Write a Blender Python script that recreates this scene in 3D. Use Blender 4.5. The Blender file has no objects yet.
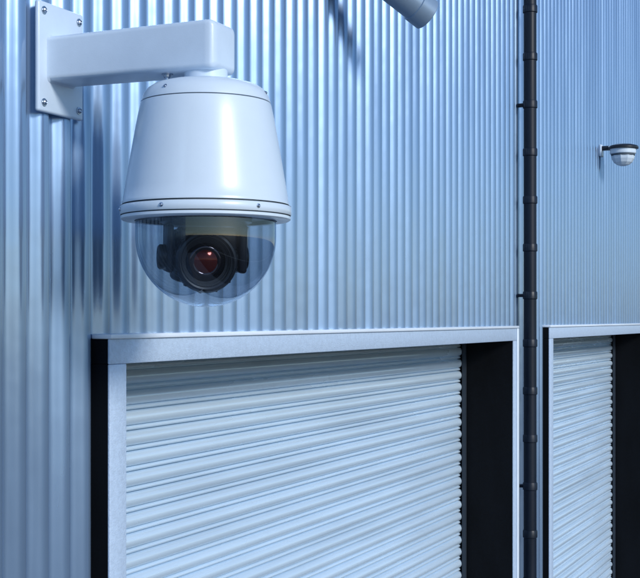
import bpy, bmesh, math, random
from mathutils import Vector, Matrix
random.seed(4)
S = bpy.context.scene
S.view_settings.view_transform = 'Standard'
S.view_settings.look = 'None'
S.view_settings.exposure = 0
H = 3.5          # eye height
D = 1.5          # eye distance from wall
COL = bpy.context.collection

# ---------------------------------------------------------------- materials
def mat(name, col, rough=.5, metal=0., var=.0, vscale=(3,3,3), bump=0., bscale=200., bdist=.001,
        rvar=0., coat=0., spec=.5, streak=0.):
    m = bpy.data.materials.new(name); m.use_nodes = True
    nt = m.node_tree; b = nt.nodes['Principled BSDF']
    b.inputs['Base Color'].default_value = (*col, 1)
    b.inputs['Roughness'].default_value = rough
    b.inputs['Metallic'].default_value = metal
    b.inputs['Specular IOR Level'].default_value = spec
    b.inputs['Coat Weight'].default_value = coat
    b.inputs['Coat Roughness'].default_value = .14
    tc = nt.nodes.new('ShaderNodeTexCoord')
    if var or rvar:
        mp = nt.nodes.new('ShaderNodeMapping'); mp.inputs['Scale'].default_value = vscale
        nt.links.new(tc.outputs['Object'], mp.inputs['Vector'])
        n = nt.nodes.new('ShaderNodeTexNoise'); n.inputs['Scale'].default_value = 1.
        n.inputs['Detail'].default_value = 4; n.inputs['Roughness'].default_value = .6
        nt.links.new(mp.outputs[0], n.inputs['Vector'])
        if var:
            r = nt.nodes.new('ShaderNodeMapRange')
            r.inputs['From Min'].default_value = .3; r.inputs['From Max'].default_value = .7
            r.inputs['To Min'].default_value = 1-var; r.inputs['To Max'].default_value = 1+var
            nt.links.new(n.outputs['Fac'], r.inputs['Value'])
            x = nt.nodes.new('ShaderNodeVectorMath'); x.operation = 'SCALE'
            x.inputs[0].default_value = col
            nt.links.new(r.outputs[0], x.inputs['Scale'])
            nt.links.new(x.outputs[0], b.inputs['Base Color'])
        if rvar:
            r2 = nt.nodes.new('ShaderNodeMapRange')
            r2.inputs['From Min'].default_value = .3; r2.inputs['From Max'].default_value = .7
            r2.inputs['To Min'].default_value = max(.02, rough-rvar); r2.inputs['To Max'].default_value = rough+rvar
            nt.links.new(n.outputs['Fac'], r2.inputs['Value'])
            nt.links.new(r2.outputs[0], b.inputs['Roughness'])
    if bump:
        n2 = nt.nodes.new('ShaderNodeTexNoise'); n2.inputs['Scale'].default_value = bscale
        n2.inputs['Detail'].default_value = 2
        nt.links.new(tc.outputs['Object'], n2.inputs['Vector'])
        bp = nt.nodes.new('ShaderNodeBump'); bp.inputs['Strength'].default_value = bump
        bp.inputs['Distance'].default_value = bdist
        nt.links.new(n2.outputs['Fac'], bp.inputs['Height'])
        nt.links.new(bp.outputs[0], b.inputs['Normal'])
    return m

M_wall  = mat('painted_corrugated_steel', (.255,.375,.545), .25, .58, var=.13, vscale=(7,7,.5), rvar=.07, bump=.2, bscale=9, bdist=.004)
M_shut  = mat('shutter_steel', (.62,.76,.88), .25, .15, var=.07, vscale=(1.2,2,14), rvar=.06, bump=.12, bscale=8, bdist=.002)
M_frame = mat('textured_frame_paint', (.50,.61,.75), .45, .0, var=.08, vscale=(110,110,110), bump=.5, bscale=260, bdist=.003)
M_edge  = mat('bead_and_highlight_paint', (.80,.87,.94), .4, .0, var=.06, vscale=(4,8,8), bump=.2, bscale=200)  # pale bead paint, also the sky highlight painted along the door header
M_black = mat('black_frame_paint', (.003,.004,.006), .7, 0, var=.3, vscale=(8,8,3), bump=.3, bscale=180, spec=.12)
M_rail  = mat('guide_rail', (.03,.04,.055), .5, .3)
M_pipe  = mat('black_pipe', (.004,.009,.020), .42, 0, var=.25, vscale=(12,12,3), rvar=.1, spec=.35)
M_white = mat('white_camera_paint', (.70,.80,.89), .34, 0, var=.025, vscale=(9,9,9), bump=.10, bscale=420, bdist=.0005, coat=.35)
M_white2= mat('white_bracket_paint', (.64,.75,.87), .36, 0, var=.05, vscale=(9,9,9), bump=.2, bscale=380, bdist=.0006, coat=.2)
M_gask  = mat('rubber_gasket', (.05,.075,.10), .6)
M_inn   = mat('inner_black_plastic', (.004,.005,.007), .33)
M_inn2  = mat('inner_satin_plastic', (.012,.015,.022), .3)
M_steel = mat('screw_steel', (.45,.5,.58), .3, 1.)
M_ring  = mat('lens_ring_metal', (.05,.055,.065), .3, .8)
M_grey  = mat('grey_camera_paint', (.24,.33,.44), .35, .2, var=.06, vscale=(9,9,9))
M_conc  = mat('asphalt', (.05,.052,.056), .85, 0, var=.3, vscale=(1.5,1.5,1.5), bump=.5, bscale=90, bdist=.004)
M_pave  = mat('concrete', (.24,.26,.29), .8, 0, var=.15, vscale=(2,2,2), bump=.3, bscale=60, bdist=.003)
M_roof  = mat('roof_sheet', (.14,.18,.24), .5, .2, var=.1)
M_line  = mat('white_line_paint', (.7,.7,.68), .6, 0, var=.15, vscale=(9,9,9))

def lensmat(name, base, tint, rough, coat):
    m = bpy.data.materials.new(name); m.use_nodes = True
    nt=m.node_tree; b = nt.nodes['Principled BSDF']
    b.inputs['Base Color'].default_value = (*base,1)
    b.inputs['Roughness'].default_value = rough
    b.inputs['Specular IOR Level'].default_value = .9
    b.inputs['Specular Tint'].default_value = (*tint,1)
    b.inputs['Coat Weight'].default_value = coat; b.inputs['Coat Roughness'].default_value = .03
    return m
M_lens  = lensmat('lens_glass', (.003,.003,.005), (.9,.75,.85), .08, .2)
M_lens2 = lensmat('coated_glass_red_glint', (.07,.007,.006), (1,.22,.15), .12, .3)  # coated lens with its red glint put into base colour and tint
def domemat():
    m = bpy.data.materials.new('smoked_dome'); m.use_nodes = True
    nt = m.node_tree; nt.nodes.clear()
    o = nt.nodes.new('ShaderNodeOutputMaterial'); mx = nt.nodes.new('ShaderNodeMixShader')
    t = nt.nodes.new('ShaderNodeBsdfTransparent'); t.inputs[0].default_value = (.56,.62,.69,1)
    g = nt.nodes.new('ShaderNodeBsdfGlossy'); g.inputs['Roughness'].default_value = .03
    g.inputs['Color'].default_value = (.84,.92,1,1)
    geo = nt.nodes.new('ShaderNodeNewGeometry')
    ior = nt.nodes.new('ShaderNodeMapRange')
    ior.inputs['To Min'].default_value = 1.8; ior.inputs['To Max'].default_value = 1/1.5
    nt.links.new(geo.outputs['Backfacing'], ior.inputs['Value'])
    f = nt.nodes.new('ShaderNodeFresnel'); nt.links.new(ior.outputs[0], f.inputs['IOR'])
    nt.links.new(f.outputs[0], mx.inputs[0]); nt.links.new(t.outputs[0], mx.inputs[1])
    nt.links.new(g.outputs[0], mx.inputs[2]); nt.links.new(mx.outputs[0], o.inputs[0])
    return m
M_dome = domemat()

# ---------------------------------------------------------------- helpers
def empty(name, loc=(0,0,0)):
    e = bpy.data.objects.new(name, None); e.location = loc; e.empty_display_size = .1
    COL.objects.link(e); return e
def par(o, p):
    if p is not None:
        o.parent = p
        o.matrix_parent_inverse = Matrix.Translation(-Vector(p.location))
    return o
def mesh_obj(name, bm, m, parent=None, smooth=False, angle=40):
    me = bpy.data.meshes.new(name); bm.normal_update(); bm.to_mesh(me); bm.free()
    ms = m if isinstance(m, (list,tuple)) else [m]
    for k in ms: me.materials.append(k)
    o = bpy.data.objects.new(name, me); COL.objects.link(o)
    if smooth:
        for p in me.polygons: p.use_smooth = True
        me.set_sharp_from_angle(angle=math.radians(angle))
    return par(o, parent)
def box(name, x0,x1,y0,y1,z0,z1, m, parent=None, bev=0, seg=3, mtx=None):
    bm = bmesh.new(); bmesh.ops.create_cube(bm, size=1)
    for v in bm.verts:
        v.co = Vector(((x0+x1)/2+v.co.x*(x1-x0), (y0+y1)/2+v.co.y*(y1-y0), (z0+z1)/2+v.co.z*(z1-z0)))
    if bev: bmesh.ops.bevel(bm, geom=bm.edges[:], offset=bev, segments=seg, affect='EDGES', profile=.5)
    if mtx: bmesh.ops.transform(bm, matrix=mtx, verts=bm.verts)
    return mesh_obj(name, bm, m, parent, smooth=bool(bev), angle=50)
def lathe(name, prof, origin, m, parent=None, seg=96, axis=(0,0,1), angle=30):
    bm = bmesh.new(); rings = []
    q = Vector((0,0,1)).rotation_difference(Vector(axis).normalized())
    for r,h in prof:
        if r < 1e-6: rings.append([bm.verts.new(Vector((0,0,h)))])
        else: rings.append([bm.verts.new(Vector((r*math.cos(2*math.pi*i/seg), r*math.sin(2*math.pi*i/seg), h))) for i in range(seg)])
    for a,b in zip(rings, rings[1:]):
        for i in range(seg):
            j = (i+1)%seg
            if len(a)==1 and len(b)==1: continue
            if len(a)==1: bm.faces.new((a[0], b[j], b[i]))
            elif len(b)==1: bm.faces.new((a[i], a[j], b[0]))
            else: bm.faces.new((a[i], a[j], b[j], b[i]))
    bmesh.ops.recalc_face_normals(bm, faces=bm.faces)
    for v in bm.verts: v.co = q @ v.co + Vector(origin)
    return mesh_obj(name, bm, m, parent, True, angle)
def cyl(name, p0, p1, r, m, parent=None, seg=32, bev=0):
    p0 = Vector(p0); p1 = Vector(p1); L = (p1-p0).length; b = bev
    pr = [(0,0),(r-b,0),(r,b),(r,L-b),(r-b,L),(0,L)] if b else [(0,0),(r,0),(r,L),(0,L)]
    return lathe(name, pr, p0, m, parent, seg, (p1-p0), 50 if b else 40)
def screw(name, p, axis, r, m, parent):
    a = Vector(axis).normalized()
    return lathe(name, [(r*1.5,0),(r*1.5,r*.25),(r,r*.3),(r*.95,r*.8),(r*.6,r*1.1),(r*.3,r*.9),(0,r*.9)], p, m, parent, 12, a)

# ---------------------------------------------------------------- openings
door_specs = [ (2.200, 5.262, .063), (5.800, 8.390, .070) ]
Z_TOP = H-.038
Z_OPEN = H-.095
WALL_TOP = 6.6; X0=-4.0; X1=14.0

# ---------------------------------------------------------------- corrugated wall
PITCH=.070; AMP=.0100
def prof(x):
    p = (x/PITCH) % 1.0
    c = math.cos(2*math.pi*p)
    s = 1-2*(max(0,(1-c)/2))**1.5
    return -AMP*s
wall = empty('corrugated_metal_wall', (0,0,0))
def corr(name, xa, xb, za, zb):
    bm = bmesh.new(); n = max(2, int((xb-xa)/PITCH*18)); prev=None
    for i in range(n+1):
        x = xa+(xb-xa)*i/n; y = prof(x)+AMP
        a = bm.verts.new((x,y,za)); b = bm.verts.new((x,y,zb))
        if prev: bm.faces.new((prev[0], a, b, prev[1]))
        prev=(a,b)
    return mesh_obj(name, bm, M_wall, wall, True, 80)
xs = X0
for k,(a,b,w) in enumerate(door_specs):
    corr('cladding_pier_%d'%k, xs, a+.01, .15, Z_TOP-.02); xs = b-.01
corr('cladding_pier_end', xs, X1, .15, Z_TOP-.02)
corr('cladding_upper', X0, X1, Z_TOP-.02, WALL_TOP)
box('plinth', X0, door_specs[0][0]-.001, .004, .2, 0, .15, M_pave, wall)
box('plinth_mid', door_specs[0][1]+.001, door_specs[1][0]-.001, .004, .2, 0, .15, M_pave, wall)
box('plinth_end', door_specs[1][1]+.001, X1, .004, .2, 0, .15, M_pave, wall)
box('coping', X0-.05, X1+.05, -.04, .35, WALL_TOP, WALL_TOP+.12, M_roof, wall, .01)
box('gutter', X0, X1, -.16, -.045, WALL_TOP-.12, WALL_TOP-.01, M_pipe, wall, .012)
box('side_wall_a', X0-.1, X0, .002, 12, 0, WALL_TOP, M_roof, wall)
box('side_wall_b', X1, X1+.1, .002, 12, 0, WALL_TOP, M_roof, wall)
box('rear_wall', X0-.1, X1+.1, 12.002, 12.1, 0, WALL_TOP, M_roof, wall)
box('roof_deck', X0-.1, X1+.1, .36, 12.1, WALL_TOP+.01, WALL_TOP+.1, M_roof, wall)

# ---------------------------------------------------------------- roller shutter doors
FY=-.027; SY=.205
def slats(name, xa, xb, parent):
    P=.050; bm=bmesh.new(); pts=[]
    z = Z_OPEN+.12
    sec=[(0.00,.012),(.03,-.001)]+[(.03+.67*i/10, -.001-.0105*math.sin(math.pi*min(1,(i/10)))**.7) for i in range(1,10)]+[(.70,-.001),(.735,.007),(.77,-.0005),(.83,-.0035),(.89,-.0035),(.945,-.0005),(.97,.012)]
    while z > .02:
        for t,y in sec: pts.append((SY+y, z-t*P))
        z-=P
    prev=None
    for (y,zz) in pts:
        a=bm.verts.new((xa,y,zz)); b=bm.verts.new((xb,y,zz))
        if prev: bm.faces.new((prev[0],a,b,prev[1]))
        prev=(a,b)
    bmesh.ops.recalc_face_normals(bm, faces=bm.faces)
    return mesh_obj(name, bm, M_shut, parent, True, 50)
def door(a,b,w):
    e = empty('roller_shutter_door', ((a+b)/2,0,0))
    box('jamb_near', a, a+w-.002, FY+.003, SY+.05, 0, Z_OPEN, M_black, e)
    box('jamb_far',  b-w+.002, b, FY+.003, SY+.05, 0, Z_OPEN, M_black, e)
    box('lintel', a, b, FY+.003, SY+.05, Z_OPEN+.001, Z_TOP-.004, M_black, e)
    box('trim_near', a+.001, a+w, FY-.004, FY+.002, 0, Z_OPEN-.0005, M_frame, e, .0018, 2)
    box('trim_far', b-w, b-.001, FY-.004, FY+.002, 0, Z_OPEN-.0005, M_frame, e, .0018, 2)
    box('trim_head', a+.001, b-.001, FY-.004, FY+.002, Z_OPEN, Z_TOP-.005, M_frame, e, .0018, 2)
    box('header_highlight_strip', a-.002, b+.002, FY-.010, .012, Z_TOP-.005, Z_TOP+.005, M_edge, e, .002, 2)  # added strip, its pale colour stands in for skylight on the header edge
    box('far_edge_bead', b-.022, b+.003, FY-.009, FY-.0045, 0, Z_TOP-.006, M_edge, e, .001, 2)
    slats('shutter_curtain', a+w-.001, b-w+.001, e)
    box('guide_near', a+w-.001, a+w+.03, SY-.03, SY-.014, 0, Z_OPEN, M_rail, e)
    box('guide_far', b-w-.012, b-w+.001, SY-.03, SY-.014, 0, Z_OPEN, M_rail, e)
    box('bottom_bar', a+w+.002, b-w-.002, SY-.022, SY-.013, .01, .09, M_rail, e)
    return e
for s in door_specs: door(*s)

# ---------------------------------------------------------------- downpipe
px,py,pr = 5.380,-.052,.0275
pipe = empty('drain_downpipe', (px,py,0))
cyl('pipe', (px,py,.12), (px,py,WALL_TOP-.11), pr, M_pipe, pipe, 48)
cyl('pipe_shoe', (px,py,.14), (px,py-.12,.06), pr, M_pipe, pipe, 48)
z=.3; k=0
while z < WALL_TOP-.2:
    zz = z
    lathe('collar_%d'%k, [(pr,0),(pr+.0035,.003),(pr+.0035,.030),(pr+.0015,.034),(pr,.034)], (px,py,zz), M_pipe, pipe, 48)
    if k%4==0:
        box('clip_%d'%k, px-.012,px+.016,py+.02,.004,zz+.010,zz+.024,M_pipe,pipe,.003)
    z += .205; k+=1

# ---------------------------------------------------------------- PTZ dome camera
cx,cy = 2.064,-.333
ptz = empty('dome_security_camera', (cx,cy,H+.3))
box('wall_plate', 1.990,2.136,-.0115,-.0005,H+.394,H+.606,M_white2,ptz,.005,4)
for sx in (2.006,2.120):
    for sz in (H+.412,H+.588):
        screw('plate_screw',(sx,-.0118,sz),(0,-1,0),.0052,M_steel,ptz)
def arm():
    bm=bmesh.new(); rings=[]
    def ring(y,hw,z0,z1,r):
        vs=[]
        for (sx,sz) in ((-1,-1),(1,-1),(1,1),(-1,1)):
            ccx=cx-.002+sx*(hw-r); ccz=(z0+r) if sz<0 else (z1-r)
            st={(-1,-1):180,(1,-1):270,(1,1):0,(-1,1):90}[(sx,sz)]
            for i in range(7):
                a=math.radians(st+i*15)
                vs.append(bm.verts.new((ccx+r*math.cos(a), y, ccz+r*math.sin(a))))
        rings.append(vs)
    zb=H+.452; zt=H+.541
    ring(-.011,.047,zb+.000,zt+.004,.010)
    ring(-.016,.0455,zb+.004,zt,.010)
    ring(-.20,.0455,zb+.002,zt,.010)
    ring(-.355,.0455,zb-.001,zt,.010)
    for i in range(1,7):
        a=math.radians(i*15); d=.016
        ring(-.361-d*math.sin(a)*.9,.0455-d*(1-math.cos(a)),zb-.001+d*(1-math.cos(a))*.8,zt-d*(1-math.cos(a)),.010-.0035*i/6)
    for a,b in zip(rings,rings[1:]):
        n=len(a)
        for i in range(n): bm.faces.new((a[i],a[(i+1)%n],b[(i+1)%n],b[i]))
    bm.faces.new(rings[-1]); bm.faces.new(rings[0])
    bmesh.ops.recalc_face_normals(bm,faces=bm.faces)
    return mesh_obj('bracket_arm',bm,M_white2,ptz,True,35)
arm()
lathe('neck',[(.0,.458),(.040,.458),(.040,.440),(.0425,.438),(.0425,.430),(.0,.430)],(cx,cy,H),M_white2,ptz,64)
screw('neck_bolt',(cx-.02,-.262,H+.4525),(0,0,-1),.007,M_steel,ptz)
cyl('neck_bolt_stem',(cx-.02,-.262,H+.434),(cx-.02,-.262,H+.4525),.0045,M_steel,ptz,16)
hp=[(0,.436),(.050,.4355),(.080,.432),(.097,.427),(.108,.4195),(.1150,.410),(.1185,.400),(.1195,.3965)]
lathe('housing_cap',hp+[(.1180,.3960)],(cx,cy,H),M_white,ptz,128,angle=50)
lathe('cap_seam',[(.1180,.3962),(.1180,.3945)],(cx,cy,H),M_gask,ptz,128)
hb=[(.1180,.3947),(.1198,.3943),(.1212,.390)]
for i in range(1,9):
    t=i/8; hb.append((.1212+(.1525-.1212)*(t**.92), .390-(.390-.214)*t))
hb+=[(.1535,.2125),(.1535,.2080)]
lathe('housing_body',hb,(cx,cy,H),M_white,ptz,128,angle=50)
lathe('rim_gasket',[(.1535,.2080),(.1518,.2078),(.1518,.2055),(.157,.2053)],(cx,cy,H),M_gask,ptz,128)
lathe('rim_ring',[(.1518,.2055),(.1560,.2053),(.1575,.204),(.1575,.1895),(.1565,.1885)],(cx,cy,H),M_white,ptz,128,angle=60)
lathe('rim_gasket_low',[(.1565,.1885),(.1545,.1883),(.1545,.1868),(.1560,.1866)],(cx,cy,H),M_gask,ptz,128)
lathe('rim_lip',[(.1545,.1868),(.1562,.1864),(.1562,.1815),(.1530,.1790),(.1310,.1785),(.1310,.1795)],(cx,cy,H),M_white,ptz,128,angle=50)
lathe('inner_ceiling',[(.1310,.1790),(.1290,.185),(0,.185)],(cx,cy,H),M_inn,ptz,96)
for ang in (180,245,310,20,80,130):
    a=math.radians(ang); d=Vector((math.cos(a),math.sin(a),0))
    screw('rim_screw',Vector((cx,cy,H+.197))+d*.1573,d,.0028,M_steel,ptz)
for ang in (170,282,20,100):
    a=math.radians(ang); d=Vector((math.cos(a),math.sin(a),0))
    screw('cap_screw',Vector((cx,cy,H+.4115))+d*.1135,d+Vector((0,0,.4)),.0028,M_steel,ptz)
dp=[(.1295,.1790),(.1295,.149)]
for i in range(1,33):
    a=math.radians(90*i/32); dp.append((.1295*math.cos(a) if i<32 else 0,.149-.129*math.sin(a)))
bub=lathe('bubble',dp,(cx,cy,H),M_dome,ptz,128,angle=80)
me=bub.data; f=me.polygons[0]
if (f.center-Vector((cx,cy,H+.149))).dot(f.normal)<0: me.flip_normals()
# camera module
md=Vector((-.80,-.66,-.10)).normalized()
side=md.cross(Vector((0,0,1))).normalized(); upv=side.cross(md).normalized()
C=Vector((cx,cy,H+.112))+side*.006
R=Matrix((( side.x,md.x,upv.x,C.x),(side.y,md.y,upv.y,C.y),(side.z,md.z,upv.z,C.z),(0,0,0,1)))
lathe('pan_base',[(.085,.185),(.085,.176),(.070,.170),(0,.170)],(cx,cy,H),M_inn2,ptz,64)
box('yoke_a',-.078,-.062,-.035,.030,-.028,.062,M_inn2,ptz,.006,3,R)
box('yoke_b', .058, .070,-.035,.030,-.028,.062,M_inn2,ptz,.006,3,R)
for sx in (-1,1):
    cyl('pivot_%s'%('a' if sx<0 else 'b'),C+side*.055*sx,C+side*.083*sx,.023,M_inn,ptz,40,.003)
box('module_body',-.054,.054,-.060,.020,-.046,.050,M_inn,ptz,.012,4,R)
box('module_hood',-.060,.048,-.02,.026,.012,.056,M_inn2,ptz,.008,3,R)
LC=C+md*.016-upv*.006
lathe('lens_barrel',[(.0,-.02),(.052,-.02),(.056,-.012),(.057,0),(.057,.024),(.054,.030),(.050,.031),(.050,.026),(.046,.025),(.046,.020),(.042,.0195),(.042,.015),(.037,.0145),(.037,.008)],LC,M_inn2,ptz,80,md,25)
lathe('lens_ring',[(.0462,.0252),(.0462,.0262),(.0448,.0262),(.0448,.0252)],LC,M_ring,ptz,80,md,25)
lathe('lens_front',[(.037,.008),(.030,.0130),(.0235,.0160),(.0225,.0150),(.0215,.0150)],LC,M_lens,ptz,64,md,80)
lathe('lens_inner',[(.0215,.0150),(.015,.0177),(.007,.0192),(0,.0197)],LC,M_lens2,ptz,64,md,80)
for i in range(12):
    a=math.radians(i*30+10); d=side*math.cos(a)+upv*math.sin(a)
    cyl('barrel_rib_%d'%i,LC+d*.0570+md*.002,LC+d*.0570+md*.022,.0020,M_inn,ptz,10)
box('ribbon',-.084,-.079,-.02,.005,-.01,.058,M_steel,ptz,.001,2,R)
box('board',-.080,-.060,-.045,-.037,-.03,.05,M_rail,ptz,.001,2,R)

# ---------------------------------------------------------------- bullet camera (top of picture)
bx,by,bz = 3.510,-.25,H+.880
bul = empty('bullet_security_camera', (bx,by,bz))
d=Vector((.66,-.50,-.45)).normalized()
tip=Vector((bx,by,bz)); L=.26
lathe('body',[(0,0),(.032,0),(.042,.006),(.044,.015),(.044,L-.05),(.048,L-.048),(.048,L-.002),(.046,L),(.043,L),(.042,L-.012),(0,L-.012)],tip-d*L,M_grey,bul,64,d)
lathe('front_glass',[(.042,0),(0,.001)],tip-d*.011,M_inn2,bul,48,d)
mid=tip-d*.18
cyl('ball_joint',mid+Vector((0,.03,.01)),mid+Vector((0,.09,.03)),.018,M_grey,bul,24,.004)
cyl('arm',mid+Vector((0,.085,.028)),Vector((mid.x,-.01,mid.z+.028)),.015,M_grey,bul,24)
cyl('wall_base',Vector((mid.x,-.022,mid.z+.028)),Vector((mid.x,-.0005,mid.z+.028)),.05,M_grey,bul,40,.004)

# ---------------------------------------------------------------- small sensor on the far wall
sx0,sy0,sz0 = 7.03,-.125,H+.915
sen = empty('motion_sensor', (sx0,sy0,sz0))
box('wall_base',sx0-.030,sx0+.030,-.014,-.0005,sz0-.030,sz0+.035,M_white2,sen,.005)
box('arm',sx0-.022,sx0+.022,-.10,-.013,sz0+.004,sz0+.026,M_inn2,sen,.004)
lathe('cap',[(0,.030),(.05,.030),(.078,.022),(.083,.016),(.083,.008),(.078,.005),(0,.005)],(sx0,sy0,sz0),M_inn2,sen,48)
lathe('housing',[(.070,.005),(.070,-.018),(.066,-.022)],(sx0,sy0,sz0),M_white,sen,48)
lathe('band',[(.066,-.022),(.064,-.023),(.064,-.030),(.063,-.031)],(sx0,sy0,sz0),M_gask,sen,48)
lathe('lens_dome',[(.063,-.031),(.060,-.048),(.050,-.067),(.034,-.080),(.016,-.086),(0,-.088)],(sx0,sy0,sz0),M_white,sen,10,angle=10)

# ---------------------------------------------------------------- ground
def sheet(name,x0,x1,y0,y1,z,m):
    bm=bmesh.new(); bm.faces.new([bm.verts.new(v) for v in ((x0,y0,z),(x1,y0,z),(x1,y1,z),(x0,y1,z))])
    return mesh_obj(name,bm,m)
sheet('ground',-600,600,-600,600,0,M_conc)
sheet('pavement',X0-1,X1+1,-1.6,-.002,.004,M_pave)
ml=sheet('road_marking',-20,30,-6.1,-6.0,.004,M_line)

# ---------------------------------------------------------------- light
ts=Vector((-.46,-1,.50)).normalized()
el=math.asin(ts.z); az=math.atan2(ts.x,ts.y)
w=bpy.data.worlds.new('World'); S.world=w; w.use_nodes=True
nt=w.node_tree; bg=nt.nodes['Background']
sky=nt.nodes.new('ShaderNodeTexSky'); sky.sky_type='NISHITA'; sky.sun_disc=False
sky.sun_elevation=el; sky.sun_rotation=az; sky.ozone_density=5; sky.air_density=1.0; sky.dust_density=.2
nt.links.new(sky.outputs[0],bg.inputs[0]); bg.inputs[1].default_value=.15
sl=bpy.data.lights.new('sun','SUN'); sl.energy=2.3; sl.angle=math.radians(12); sl.color=(1,.985,.96)
so=bpy.data.objects.new('sun',sl); COL.objects.link(so)
so.rotation_euler=ts.to_track_quat('Z','Y').to_euler(); so.location=(0,-5,9)

# ---------------------------------------------------------------- camera
A=math.atan(580/1279)
cd=bpy.data.cameras.new('camera'); co=bpy.data.objects.new('camera',cd); COL.objects.link(co)
cd.sensor_width=36; cd.lens=1279/640*36; cd.shift_y=29/640; cd.clip_start=.05; cd.clip_end=2000
co.location=(0,-D,H); co.rotation_euler=(math.radians(90),0,A-math.radians(90))
S.camera=co
